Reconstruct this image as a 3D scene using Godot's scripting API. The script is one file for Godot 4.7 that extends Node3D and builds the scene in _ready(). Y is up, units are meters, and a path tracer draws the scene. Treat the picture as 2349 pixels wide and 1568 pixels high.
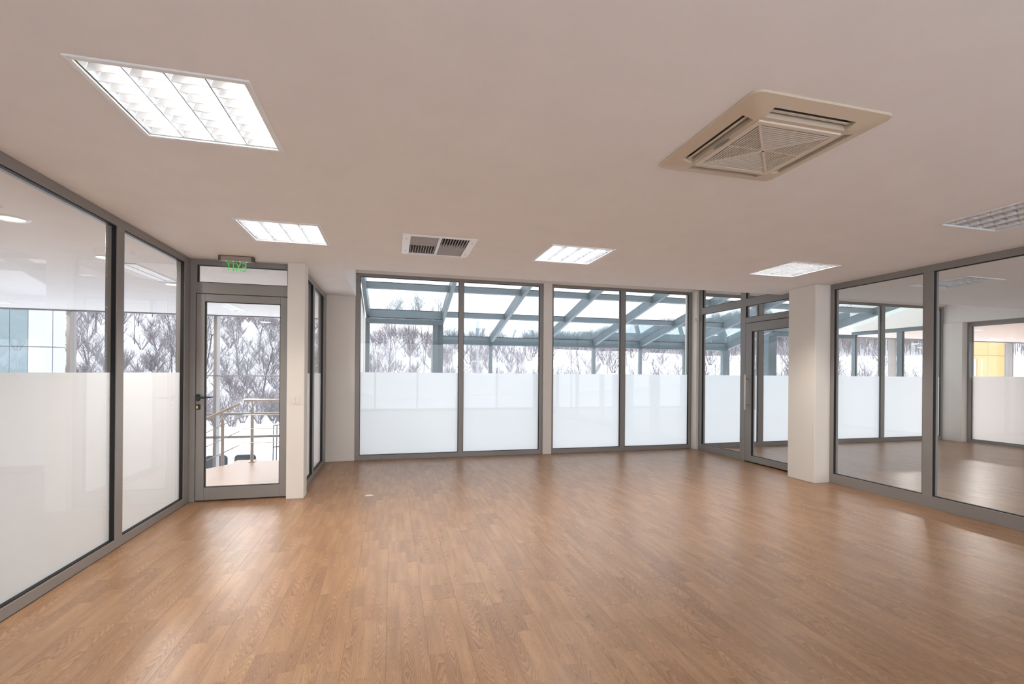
extends Node3D
# A vacant office room with glazed partitions, a lean-to glass roof and a snowy hillside outside. Metres, y up.

const H := 2.45          # ceiling height
const XL := -1.97        # glazed partition on the left
const XR := 5.257        # glazed partition on the right
const ZB := -7.37        # window wall at the far end
const ZD := -5.37        # wall with the glass door
const XC := -0.94        # short glazed wall between the white pier and the far end
const ZF := -10.6        # outer facade of the neighbouring wings
const ZE := -10.92       # outer glass wall under the lean-to roof
const XE := 11.3         # far wall of the next room
const ZN := 1.9          # wall behind the camera
const LOT := -3.2        # ground outside, one storey down

var M := {}
var used := {}
var boxes := {}
var rng := RandomNumberGenerator.new()

# ------------------------------------------------------------------ helpers
func numbered(called: String) -> String:
	if used.has(called):
		used[called] += 1
		return "%s_%03d" % [called, used[called]]
	used[called] = 0
	return called

func thing(called: String, label: String, category: String, at := Vector3.ZERO, group := "") -> Node3D:
	var o := Node3D.new()
	o.name = numbered(called)
	add_child(o)
	o.position = at
	o.set_meta("label", label)
	o.set_meta("category", category)
	if group != "":
		o.set_meta("group", group)
	return o

func setting(called: String, label: String, category: String, at := Vector3.ZERO) -> Node3D:
	var o := thing(called, label, category, at)
	o.set_meta("kind", "structure")
	return o

func part(parent: Node3D, called: String, mesh: Mesh, mat: Material, at := Vector3.ZERO) -> MeshInstance3D:
	var o := MeshInstance3D.new()
	o.name = called
	o.mesh = mesh
	o.material_override = mat
	parent.add_child(o, true)
	o.position = at
	return o

func begin() -> SurfaceTool:
	var st := SurfaceTool.new()
	st.begin(Mesh.PRIMITIVE_TRIANGLES)
	return st

func tri(st: SurfaceTool, a: Vector3, b: Vector3, c: Vector3, out: Vector3) -> void:
	var k := (b - a).cross(c - a)
	if k.length_squared() < 1e-16:
		return
	if k.dot(out) > 0.0:
		var s := b
		b = c
		c = s
	else:
		k = -k
	st.set_normal(k.normalized())
	st.add_vertex(a)
	st.add_vertex(b)
	st.add_vertex(c)

func quad(st: SurfaceTool, a: Vector3, b: Vector3, c: Vector3, d: Vector3, out: Vector3) -> void:
	tri(st, a, b, c, out)
	tri(st, a, c, d, out)

func st_box(st: SurfaceTool, lo: Vector3, hi: Vector3, bev := 0.0) -> void:
	var mid := (lo + hi) / 2.0
	var h := (hi - lo) / 2.0
	var e: float = minf(bev, minf(h.x, minf(h.y, h.z)) * 0.45)
	for axis in 3:
		var u := (axis + 1) % 3
		var v := (axis + 2) % 3
		for s in [-1.0, 1.0]:
			var n := Vector3.ZERO
			n[axis] = s
			var p: Array[Vector3] = []
			for q in [[-1, -1], [1, -1], [1, 1], [-1, 1]]:
				var w := Vector3.ZERO
				w[axis] = s * h[axis]
				w[u] = q[0] * (h[u] - e)
				w[v] = q[1] * (h[v] - e)
				p.append(mid + w)
			quad(st, p[0], p[1], p[2], p[3], n)
		if e <= 0.0:
			continue
		for s in [-1.0, 1.0]:
			for t in [-1.0, 1.0]:
				var n2 := Vector3.ZERO
				n2[u] = s
				n2[v] = t
				var a := Vector3.ZERO
				var b := Vector3.ZERO
				a[axis] = h[axis] - e
				a[u] = s * h[u]
				a[v] = t * (h[v] - e)
				b[axis] = h[axis] - e
				b[u] = s * (h[u] - e)
				b[v] = t * h[v]
				var a2 := a
				var b2 := b
				a2[axis] = -a[axis]
				b2[axis] = -b[axis]
				quad(st, mid + a, mid + b, mid + b2, mid + a2, n2)
	if e > 0.0:
		for sx in [-1.0, 1.0]:
			for sy in [-1.0, 1.0]:
				for sz in [-1.0, 1.0]:
					tri(st, mid + Vector3(sx * h.x, sy * (h.y - e), sz * (h.z - e)), mid + Vector3(sx * (h.x - e), sy * h.y, sz * (h.z - e)), mid + Vector3(sx * (h.x - e), sy * (h.y - e), sz * h.z), Vector3(sx, sy, sz))

func box_mesh(size: Vector3, bev := 0.003) -> Mesh:
	var key := "%.4f %.4f %.4f %.4f" % [size.x, size.y, size.z, bev]
	if not boxes.has(key):
		var st := begin()
		st_box(st, -size / 2.0, size / 2.0, bev)
		boxes[key] = st.commit()
	return boxes[key]

func bar(parent: Node3D, called: String, a: Vector3, b: Vector3, mat: Material, bev := 0.003) -> MeshInstance3D:
	var lo := Vector3(minf(a.x, b.x), minf(a.y, b.y), minf(a.z, b.z))
	var hi := Vector3(maxf(a.x, b.x), maxf(a.y, b.y), maxf(a.z, b.z))
	return part(parent, called, box_mesh(hi - lo, bev), mat, (lo + hi) / 2.0)

func st_tube(st: SurfaceTool, a: Vector3, b: Vector3, ra: float, rb: float, sides := 12, caps := true) -> void:
	var ax := (b - a).normalized()
	var u := ax.cross(Vector3.UP if absf(ax.y) < 0.9 else Vector3.RIGHT).normalized()
	var v := ax.cross(u)
	for k in sides:
		var d0 := u * cos(TAU * k / sides) + v * sin(TAU * k / sides)
		var d1 := u * cos(TAU * (k + 1) / sides) + v * sin(TAU * (k + 1) / sides)
		var q := [[a + d0 * ra, d0], [b + d0 * rb, d0], [b + d1 * rb, d1], [a + d0 * ra, d0], [b + d1 * rb, d1], [a + d1 * ra, d1]]
		var face: Vector3 = (q[1][0] - q[0][0]).cross(q[2][0] - q[0][0])
		if face.dot(d0 + d1) > 0.0:
			q = [q[0], q[2], q[1], q[3], q[5], q[4]]
		for w in q:
			st.set_normal(w[1])
			st.add_vertex(w[0])
		if caps:
			tri(st, a, a + d0 * ra, a + d1 * ra, -ax)
			tri(st, b, b + d0 * rb, b + d1 * rb, ax)

func tube(a: Vector3, b: Vector3, r: float, sides := 16) -> Mesh:
	var st := begin()
	st_tube(st, a, b, r, r, sides)
	return st.commit()

func st_prism(st: SurfaceTool, poly: PackedVector2Array, z0: float, z1: float) -> void:
	var mid := Vector2.ZERO
	for p in poly:
		mid += p / poly.size()
	for i in Geometry2D.triangulate_polygon(poly).size() / 3:
		var t := Geometry2D.triangulate_polygon(poly)
		for zz in [z0, z1]:
			tri(st, Vector3(poly[t[i * 3]].x, poly[t[i * 3]].y, zz), Vector3(poly[t[i * 3 + 1]].x, poly[t[i * 3 + 1]].y, zz), Vector3(poly[t[i * 3 + 2]].x, poly[t[i * 3 + 2]].y, zz), Vector3(0, 0, 1 if zz == maxf(z0, z1) else -1))
	for i in poly.size():
		var a := poly[i]
		var b := poly[(i + 1) % poly.size()]
		var e := b - a
		var n := Vector2(e.y, -e.x)
		if Geometry2D.is_point_in_polygon((a + b) / 2.0 + n.normalized() * 0.0005, poly):
			n = -n
		quad(st, Vector3(a.x, a.y, z0), Vector3(b.x, b.y, z0), Vector3(b.x, b.y, z1), Vector3(a.x, a.y, z1), Vector3(n.x, n.y, 0))

func rounded(w: float, h: float, r: float, steps := 5) -> PackedVector2Array:
	var p := PackedVector2Array()
	for c in [[1, 1, 0.0], [-1, 1, 0.5], [-1, -1, 1.0], [1, -1, 1.5]]:
		for k in steps + 1:
			var a: float = PI * (c[2] + 0.5 * k / steps)
			p.append(Vector2(c[0] * (w / 2.0 - r) + r * cos(a), c[1] * (h / 2.0 - r) + r * sin(a)))
	return p

func prism(poly: PackedVector2Array, z0: float, z1: float) -> Mesh:
	var st := begin()
	st_prism(st, poly, z0, z1)
	return st.commit()

# a flat ring in the x-y plane, from z0 to z1
func ring(u0: float, u1: float, y0: float, y1: float, w: float, z0: float, z1: float, bev := 0.0) -> Mesh:
	var st := begin()
	st_box(st, Vector3(u0, y0, z0), Vector3(u0 + w, y1, z1), bev)
	st_box(st, Vector3(u1 - w, y0, z0), Vector3(u1, y1, z1), bev)
	st_box(st, Vector3(u0 + w, y0, z0), Vector3(u1 - w, y0 + w, z1), bev)
	st_box(st, Vector3(u0 + w, y1 - w, z0), Vector3(u1 - w, y1, z1), bev)
	return st.commit()

func sheet(u0: float, u1: float, y0: float, y1: float, z: float) -> Mesh:
	var st := begin()
	quad(st, Vector3(u0, y0, z), Vector3(u1, y0, z), Vector3(u1, y1, z), Vector3(u0, y1, z), Vector3(0, 0, 1))
	return st.commit()

# one light of glass in a frame: black gasket all round, clear pane, and white film on its lower part up to frost
func light_of_glass(parent: Node3D, u0: float, u1: float, y0: float, y1: float, n := -0.03, frost := -1.0, glass: Material = null) -> void:
	part(parent, "gasket", ring(u0 - 0.004, u1 + 0.004, y0 - 0.004, y1 + 0.004, 0.010, n - 0.004, n + 0.024), M.rubber)
	part(parent, "pane", sheet(u0, u1, y0, y1, n), glass if glass else M.glass)
	if frost > y0:
		part(parent, "frosted_film", sheet(u0, u1, y0, frost, n - 0.006), M.film)

func mat(c: Color, rough := 0.6, metal := 0.0, spec := 0.5) -> StandardMaterial3D:
	var m := StandardMaterial3D.new()
	m.albedo_color = c
	m.roughness = rough
	m.metallic = metal
	m.metallic_specular = spec
	return m

func noise_tex(seed_: int, freq: float, size: int, ramp: Array, normal := false, octaves := 4) -> NoiseTexture2D:
	var n := FastNoiseLite.new()
	n.seed = seed_
	n.frequency = freq
	n.fractal_octaves = octaves
	var t := NoiseTexture2D.new()
	t.width = size
	t.height = size
	t.seamless = true
	t.noise = n
	t.as_normal_map = normal
	if ramp.size():
		var g := Gradient.new()
		g.set_color(0, ramp[0])
		g.set_color(1, ramp[1])
		t.color_ramp = g
	return t

func triplanar(m: StandardMaterial3D, s: float) -> StandardMaterial3D:
	m.uv1_triplanar = true
	m.uv1_world_triplanar = true
	m.uv1_scale = Vector3(s, s, s)
	return m

# ------------------------------------------------------------------ scene
func _ready() -> void:
	rng.seed = 20240117
	view_and_light()
	materials()
	shell()
	floor_boards()
	partition_left()
	door_wall()
	window_wall()
	partition_right()
	next_room()
	west_wing()
	east_wing()
	glass_roof()
	ceiling_fittings()
	small_fittings()
	outside()

func view_and_light() -> void:
	var c := Camera3D.new()
	c.name = "camera"
	add_child(c)
	var f := 1077.41
	c.projection = Camera3D.PROJECTION_FRUSTUM
	c.near = 0.05
	c.far = 900.0
	c.size = 0.05 * 1568.0 / f
	c.frustum_offset = Vector2(0.0, 0.05 * (856.38 - 784.0) / f)
	c.position = Vector3(0, 1.3195, 0)
	c.basis = Basis(Vector3.UP, -0.2501) * Basis(Vector3(0, 0, 1), 0.0081)
	c.current = true

	var w := WorldEnvironment.new()
	w.name = "overcast_daylight"
	var e := Environment.new()
	e.tonemap_mode = Environment.TONE_MAPPER_LINEAR
	e.tonemap_exposure = 1.29
	e.background_mode = Environment.BG_SKY
	var s := ProceduralSkyMaterial.new()
	s.sky_top_color = Color(0.94, 0.965, 1.0)
	s.sky_horizon_color = Color(0.96, 0.975, 1.0)
	s.sky_curve = 0.2
	s.ground_bottom_color = Color(0.85, 0.87, 0.9)
	s.ground_horizon_color = Color(0.92, 0.94, 0.97)
	e.sky = Sky.new()
	e.sky.sky_material = s
	e.background_energy_multiplier = 2.9
	e.sdfgi_enabled = true
	e.ssao_enabled = true
	e.ssil_enabled = true
	w.environment = e
	add_child(w)

func materials() -> void:
	M.plaster = mat(Color(0.90, 0.875, 0.84), 0.85, 0.0, 0.3)
	M.ceiling = mat(Color(0.955, 0.945, 0.935), 0.9, 0.0, 0.25)
	M.ceiling.albedo_texture = noise_tex(3, 0.012, 512, [Color(0.985, 0.983, 0.98), Color(1, 1, 1)])
	triplanar(M.ceiling, 0.35)
	M.alu = mat(Color(0.56, 0.54, 0.525), 0.42, 0.15, 0.5)
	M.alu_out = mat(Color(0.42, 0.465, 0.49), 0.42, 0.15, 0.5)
	M.rubber = mat(Color(0.035, 0.035, 0.037), 0.6)
	M.glass = mat(Color(0.80, 0.90, 0.88, 0.03), 0.0)
	M.glass.transparency = BaseMaterial3D.TRANSPARENCY_ALPHA
	M.roof_glass = mat(Color(0.50, 0.74, 0.76, 0.18), 0.02, 0.28)
	M.roof_glass.transparency = BaseMaterial3D.TRANSPARENCY_ALPHA
	M.film = mat(Color(0.895, 0.935, 0.96), 0.7, 0.0, 0.3)
	M.film.backlight_enabled = true
	M.film.backlight = Color(1, 1, 1)
	M.lamp_white = mat(Color(0.93, 0.93, 0.92), 0.35)
	M.mirror_alu = mat(Color(0.89, 0.895, 0.90), 0.3, 0.95)
	M.tube_lit = mat(Color(1, 1, 1), 0.4)
	M.tube_lit.emission_enabled = true
	M.tube_lit.emission = Color(1.0, 0.985, 0.96)
	M.tube_lit.emission_energy_multiplier = 150.0
	M.tube_off = mat(Color(0.92, 0.92, 0.92), 0.3)
	M.glow = mat(Color(1, 1, 1), 0.5)
	M.glow.emission_enabled = true
	M.glow.emission = Color(1.0, 0.97, 0.92)
	M.glow.emission_energy_multiplier = 2.5
	M.ivory = mat(Color(0.83, 0.77, 0.68), 0.45)
	M.ivory_pale = mat(Color(0.88, 0.835, 0.77), 0.45)
	M.zinc = mat(Color(0.60, 0.60, 0.59), 0.55, 0.2)
	M.boss = mat(Color(0.25, 0.22, 0.20), 0.6)
	M.logo_grey = mat(Color(0.52, 0.51, 0.50), 0.4)
	M.vent_white = mat(Color(0.93, 0.92, 0.91), 0.4)
	M.vent_grey = mat(Color(0.70, 0.67, 0.65), 0.5)
	M.black_metal = mat(Color(0.03, 0.03, 0.03), 0.35)
	M.brass = mat(Color(0.80, 0.66, 0.33), 0.3, 0.9)
	M.steel = mat(Color(0.72, 0.69, 0.65), 0.3, 0.85)
	M.switch_white = mat(Color(0.90, 0.875, 0.845), 0.35)
	M.sign_green = mat(Color(0.25, 0.80, 0.32), 0.5)
	M.sign_green.emission_enabled = true
	M.sign_green.emission = Color(0.25, 0.75, 0.30)
	M.sign_green.emission_energy_multiplier = 0.35
	M.led = mat(Color(0.7, 1.0, 0.95), 0.5)
	M.led.emission_enabled = true
	M.led.emission = Color(0.6, 1.0, 0.92)
	M.led.emission_energy_multiplier = 1.6
	M.acrylic = mat(Color(0.85, 0.92, 0.90, 0.06), 0.0)
	M.acrylic.transparency = BaseMaterial3D.TRANSPARENCY_ALPHA
	M.sign_case = mat(Color(0.66, 0.60, 0.55), 0.5)
	M.sign_cap = mat(Color(0.36, 0.33, 0.30), 0.5)
	M.snow = mat(Color(0.95, 0.955, 0.965), 0.95, 0.0, 0.2)
	M.snow.albedo_texture = noise_tex(8, 0.02, 512, [Color(0.93, 0.935, 0.95), Color(1, 1, 1)])
	triplanar(M.snow, 0.05)
	M.bark = mat(Color(0.36, 0.33, 0.34), 0.95, 0.0, 0.2)
	M.twig = mat(Color(0.46, 0.43, 0.445), 0.95, 0.0, 0.2)
	M.van_white = mat(Color(0.93, 0.935, 0.94), 0.3)
	M.van_glass = mat(Color(0.16, 0.18, 0.20), 0.05, 0.0, 0.6)
	M.yellow = mat(Color(0.66, 0.535, 0.27), 0.5)
	M.cream = mat(Color(0.70, 0.645, 0.57), 0.6)
	M.joint = mat(Color(0.45, 0.40, 0.30), 0.7)
	M.clad_white = mat(Color(0.66, 0.68, 0.72), 0.5)
	M.teal_glass = mat(Color(0.40, 0.455, 0.47), 0.05, 0.3)
	M.terrace = mat(Color(0.88, 0.875, 0.86), 0.5)
	M.concrete = mat(Color(0.50, 0.50, 0.51), 0.9)
	M.wood = mat(Color(1, 1, 1), 0.33, 0.0, 0.56)
	M.wood.albedo_texture = wood_texture()
	M.wood.vertex_color_use_as_albedo = true
	M.wood_far = mat(Color(0.69, 0.595, 0.53), 0.36, 0.0, 0.5)
	M.rim_dark = mat(Color(0.30, 0.27, 0.24), 0.8)

# eight lanes of oak grain side by side, each one strip wide (65 mm) and 1.3 m long
func wood_texture() -> ImageTexture:
	var wpx := 1024
	var hpx := 1536
	var lane := 128
	var data := PackedByteArray()
	data.resize(wpx * hpx * 3)
	var nz := FastNoiseLite.new()
	nz.seed = 5
	nz.frequency = 1.0
	nz.fractal_octaves = 2
	var fine := FastNoiseLite.new()
	fine.seed = 11
	fine.frequency = 1.0
	fine.fractal_octaves = 1
	var light := Color(0.72, 0.575, 0.435)
	var dark := Color(0.50, 0.36, 0.255)
	for j in 8:
		var flame := j in [0, 2, 3, 6]
		var cx: float = [0.5, 0.2, 0.35, 0.65, 0.8, 0.1, 0.5, 0.9][j]
		var bend: float = [7.0, 0.0, 5.0, 6.0, 0.0, 0.0, 9.0, 0.0][j]
		var turn: float = 1.0 if j % 3 else -1.0
		for y in hpx:
			var v := float(y) / hpx
			for x in lane:
				var u := float(x) / lane
				var w1 := nz.get_noise_2d(u * 0.9 + j * 37.0, v * 2.6)
				var g: float
				if flame:
					g = turn * v * 21.0 + bend * (u - cx) * (u - cx) * 2.4 + w1 * 1.9
				else:
					g = (u - cx) * 10.0 + w1 * 2.6
				var s: float = g - floorf(g)
				var line := pow(s, 2.0) * (0.58 if flame else 0.46)
				var pore := maxf(0.0, fine.get_noise_2d(u * 42.0 + j * 91.0, v * 34.0)) * 0.45
				var tone := nz.get_noise_2d(u * 0.9 + j * 11.0 + 400.0, v * 2.3) * 0.25
				var k := clampf(0.22 + line + pore + tone, 0.0, 1.0)
				var at := ((y * wpx) + j * lane + x) * 3
				data[at] = int(255.0 * lerpf(light.r, dark.r, k))
				data[at + 1] = int(255.0 * lerpf(light.g, dark.g, k))
				data[at + 2] = int(255.0 * lerpf(light.b, dark.b, k))
	return ImageTexture.create_from_image(Image.create_from_data(wpx, hpx, false, Image.FORMAT_RGB8, data))

# ------------------------------------------------------------------ the shell of the building
var holes: Array[Rect2] = []   # openings in the ceiling, in x and z

func shell() -> void:
	for c in LAMPS:
		holes.append(Rect2(c[0] - 0.287, c[1] - 0.287, 0.574, 0.574))
	holes.append(Rect2(VENT.x - 0.29, VENT.y - 0.29, 0.58, 0.58))
	holes.append(Rect2(AC.x - 0.30, AC.y - 0.30, 0.60, 0.60))
	var o := setting("ceiling", "plain off-white plaster ceiling over the whole room", "ceiling")
	var xs := [XL - 0.12, -0.53, XE]
	var zs := [ZN, -5.43]
	for r in holes:
		xs += [r.position.x, r.end.x]
		zs += [r.position.y, r.end.y]
	xs.sort()
	zs.sort()
	var st := begin()
	for i in xs.size() - 1:
		for k in zs.size() - 1:
			var mid := Vector2((xs[i] + xs[i + 1]) / 2.0, (zs[k] + zs[k + 1]) / 2.0)
			if holes.any(func(r): return r.has_point(mid)) or xs[i + 1] - xs[i] < 0.0005 or zs[k + 1] - zs[k] < 0.0005:
				continue
			st_box(st, Vector3(xs[i], H, zs[k]), Vector3(xs[i + 1], H + 0.16, zs[k + 1]))
	part(o, "slab", st.commit(), M.ceiling)
	bar(o, "slab_by_the_pier", Vector3(XC - 0.06, H, -5.43), Vector3(-0.53, H + 0.16, ZB), M.ceiling, 0.0)
	bar(o, "recess_front", Vector3(-0.53, H + 0.16, -5.43), Vector3(XE, 2.98, -5.33), M.ceiling, 0.0)
	bar(o, "recess_side", Vector3(-0.65, H + 0.16, -5.43), Vector3(-0.53, 2.98, ZB), M.ceiling, 0.0)
	bar(o, "recess_top", Vector3(-0.53, 2.98, -5.43), Vector3(XE, 3.1, ZB - 0.06), M.ceiling, 0.0)
	var roof := setting("roof_slab", "flat roof slab above the ceiling", "roof")
	bar(roof, "slab", Vector3(-9.2, 3.1, ZN + 0.2), Vector3(22, 3.3, ZB - 0.08), M.plaster, 0.0)
	bar(roof, "west_slab", Vector3(-9.2, H + 0.12, ZB - 0.08), Vector3(-0.52, H + 0.32, ZF - 0.25), M.plaster, 0.0)
	bar(roof, "east_slab", Vector3(XE + 0.1, H + 0.12, ZB - 0.08), Vector3(22, H + 0.32, ZF - 0.25), M.plaster, 0.0)
	var wf := setting("wall_front", "off-white wall around the windows behind the viewer", "wall")
	bar(wf, "west_panel", Vector3(-9.2, 0, ZN), Vector3(XL, 3.1, ZN + 0.15), M.plaster, 0.0)
	bar(wf, "lintel", Vector3(XL, 2.38, ZN), Vector3(XE, 3.1, ZN + 0.15), M.plaster, 0.0)
	bar(wf, "pier", Vector3(5.1, 0, ZN), Vector3(5.4, 2.38, ZN + 0.15), M.plaster, 0.0)
	var fw := setting("window_13", "row of clear windows behind the viewer", "window", Vector3(0, 0, ZN))
	for r in [[XL, 5.1], [5.4, XE]]:
		member(fw, "bottom_rail", r[0], r[1], 0.0, 0.08)
		member(fw, "top_rail", r[0], r[1], 2.31, 2.38)
		for k in 6:
			var x: float = lerpf(r[0], r[1], k / 5.0)
			member(fw, "mullion", x - 0.03, x + 0.03, 0.08, 2.31)
			if k < 5:
				part(fw, "pane", sheet(x + 0.03, lerpf(r[0], r[1], (k + 1) / 5.0) - 0.03, 0.08, 2.31, -0.03), M.glass)
	var base := setting("lower_storey", "plain white storey under the floor", "building")
	bar(base, "block", Vector3(XC, LOT, ZN + 0.1), Vector3(22, -0.25, ZE), M.clad_white, 0.0)
	bar(base, "west_block", Vector3(-9.2, LOT, ZN + 0.1), Vector3(XC, -0.25, -5.9), M.clad_white, 0.0)
	# piers
	var p1 := setting("pier_left", "narrow off-white plaster pier beside the glass door", "pillar")
	bar(p1, "shaft", Vector3(-1.055, 0, -5.47), Vector3(-0.885, H, -5.285), M.plaster, 0.004)
	var p2 := setting("pier_right", "square off-white plaster pier beside the right-hand glass door", "pillar")
	bar(p2, "shaft", Vector3(5.03, 0, -5.07), Vector3(5.36, H, -4.663), M.plaster, 0.006)

# ------------------------------------------------------------------ floor: laminate boards, three strips wide
func board_mesh(w: float, l: float, r: RandomNumberGenerator) -> Mesh:
	var st := begin()
	var c := 0.0005
	var t := 0.008
	var tone0 := r.randf_range(0.94, 1.05)
	for k in 3:
		var z := -l / 2.0 + c
		var x0 := -w / 2.0 + c + (w - 2 * c) * k / 3.0
		var x1 := -w / 2.0 + c + (w - 2 * c) * (k + 1) / 3.0
		var first := true
		while z < l / 2.0 - c - 0.0001:
			var len := r.randf_range(0.30, 0.52)
			if first:
				len *= r.randf_range(0.4, 1.0)
			first = false
			var z1 := minf(z + len, l / 2.0 - c)
			if l / 2.0 - c - z1 < 0.1:
				z1 = l / 2.0 - c
			var lane := r.randi_range(0, 7)
			var v0 := r.randf_range(0.0, 1.0 - (z1 - z) / 1.35)
			var tone := tone0 * r.randf_range(0.88, 1.07)
			var col := Color(tone, tone * r.randf_range(0.965, 1.0), tone * r.randf_range(0.92, 1.0))
			var flip := r.randf() < 0.5
			var u0 := (lane + 0.02) / 8.0
			var u1 := (lane + 0.98) / 8.0
			var va := v0 if flip else v0 + (z1 - z) / 1.35
			var vb := v0 + (z1 - z) / 1.35 if flip else v0
			st.set_color(col)
			var ps := [Vector3(x0, 0, z), Vector3(x1, 0, z), Vector3(x1, 0, z1), Vector3(x0, 0, z1)]
			var uv := [Vector2(u0, va), Vector2(u1, va), Vector2(u1, vb), Vector2(u0, vb)]
			for i in [0, 1, 2, 0, 2, 3]:
				st.set_normal(Vector3.UP)
				st.set_uv(uv[i])
				st.add_vertex(ps[i])
			z = z1
	# chamfered rim and sides
	st.set_color(Color(0.80, 0.76, 0.72))
	st.set_uv(Vector2(0.07, 0.5))
	var a := Vector2(w / 2.0, l / 2.0)
	var b := a - Vector2(c, c)
	for s in [[1, 1, 1, -1], [1, -1, -1, -1], [-1, -1, -1, 1], [-1, 1, 1, 1]]:
		var p0 := Vector3(s[0] * b.x, 0, s[1] * b.y)
		var p1 := Vector3(s[2] * b.x, 0, s[3] * b.y)
		var q0 := Vector3(s[0] * a.x, -c, s[1] * a.y)
		var q1 := Vector3(s[2] * a.x, -c, s[3] * a.y)
		var out := Vector3(s[0] + s[2], 0.0, s[1] + s[3])
		quad(st, p0, p1, q1, q0, out + Vector3(0, 2, 0))
		quad(st, q0, q1, q1 - Vector3(0, t, 0), q0 - Vector3(0, t, 0), out)
	return st.commit()

func floor_boards() -> void:
	var o := setting("floor", "oak-look laminate floor of three-strip boards running away from the viewer", "floor")
	bar(o, "screed", Vector3(XL - 0.1, -0.3, ZN), Vector3(XE, -0.009, ZB - 0.05), M.rim_dark, 0.0)
	var w := 0.195
	var l := 1.29
	var r := RandomNumberGenerator.new()
	r.seed = 77
	var kinds: Array[Mesh] = []
	for k in 14:
		kinds.append(board_mesh(w - 0.0004, l - 0.0004, r))
	var spots := []
	for i in 68:
		var x := XL + 0.003 + w * (i + 0.5)
		var z := ZB
		if x < XC:
			z = ZD - 0.03
		var cut := r.randf_range(0.25, l)
		while z < ZN:
			var z1 := minf(z + cut, ZN)
			spots.append([x, (z + z1) / 2.0, z1 - z, r.randi_range(0, 13)])
			z = z1
			cut = l
	# the 300 boards that show largest are parts of their own, the rest is one part
	spots.sort_custom(func(a, b): return worth(a) > worth(b))
	var rest := begin()
	for k in spots.size():
		var s: Array = spots[k]
		var m: Mesh = kinds[s[3]] if absf(s[2] - l) < 0.001 else board_mesh(w - 0.0004, maxf(s[2] - 0.0004, 0.02), r)
		if k < 300:
			part(o, "board", m, M.wood, Vector3(s[0], 0, s[1]))
		else:
			rest.append_from(m, 0, Transform3D(Basis(), Vector3(s[0], 0, s[1])))
	part(o, "far_boards", rest.commit(), M.wood).set_meta("kind", "stuff")

func worth(s: Array) -> float:
	var p := Vector2(s[0], s[1])
	var ahead := p.dot(Vector2(0.2475, -0.969))
	var aside := absf(p.dot(Vector2(0.969, 0.2475)))
	if ahead < 1.2 or aside > ahead * 1.2 + 0.4:
		return -1.0
	return 1.0 / (ahead * ahead * ahead) - (0.02 if s[0] > XR else 0.0)

# ------------------------------------------------------------------ glazed walls
func facing(o: Node3D, x: float, side: float) -> void:
	# local x runs along the wall, local z points into the room
	o.position = Vector3(x, 0, 0)
	o.basis = Basis(Vector3(0, 0, -1), Vector3.UP, Vector3(1, 0, 0)) if side > 0 else Basis(Vector3(0, 0, 1), Vector3.UP, Vector3(-1, 0, 0))

const DEEP := -0.075

func member(o: Node3D, called: String, u0: float, u1: float, y0: float, y1: float, m: Material = null, n0 := DEEP, n1 := 0.0) -> void:
	bar(o, called, Vector3(u0, y0, n0), Vector3(u1, y1, n1), m if m else M.alu, 0.002)

func partition_left() -> void:
	var o := setting("wall_left", "glazed partition with grey aluminium frame and white film on the lower glass", "wall")
	facing(o, XL, 1.0)
	# u = -z
	member(o, "bottom_rail", -ZN, 5.345, 0.0, 0.068)
	member(o, "top_rail", -ZN, 5.345, 2.384, H)
	for u in [4.078, 1.95, -0.2]:
		member(o, "mullion", u, u + 0.098, 0.068, 2.384)
	member(o, "corner_post", 5.245, 5.445, 0.0, H)
	for p in [[4.176, 5.245], [2.048, 4.078], [-0.102, 1.95], [-ZN, -0.2]]:
		light_of_glass(o, p[0], p[1], 0.068, 2.384, -0.03, 1.303)

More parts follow.
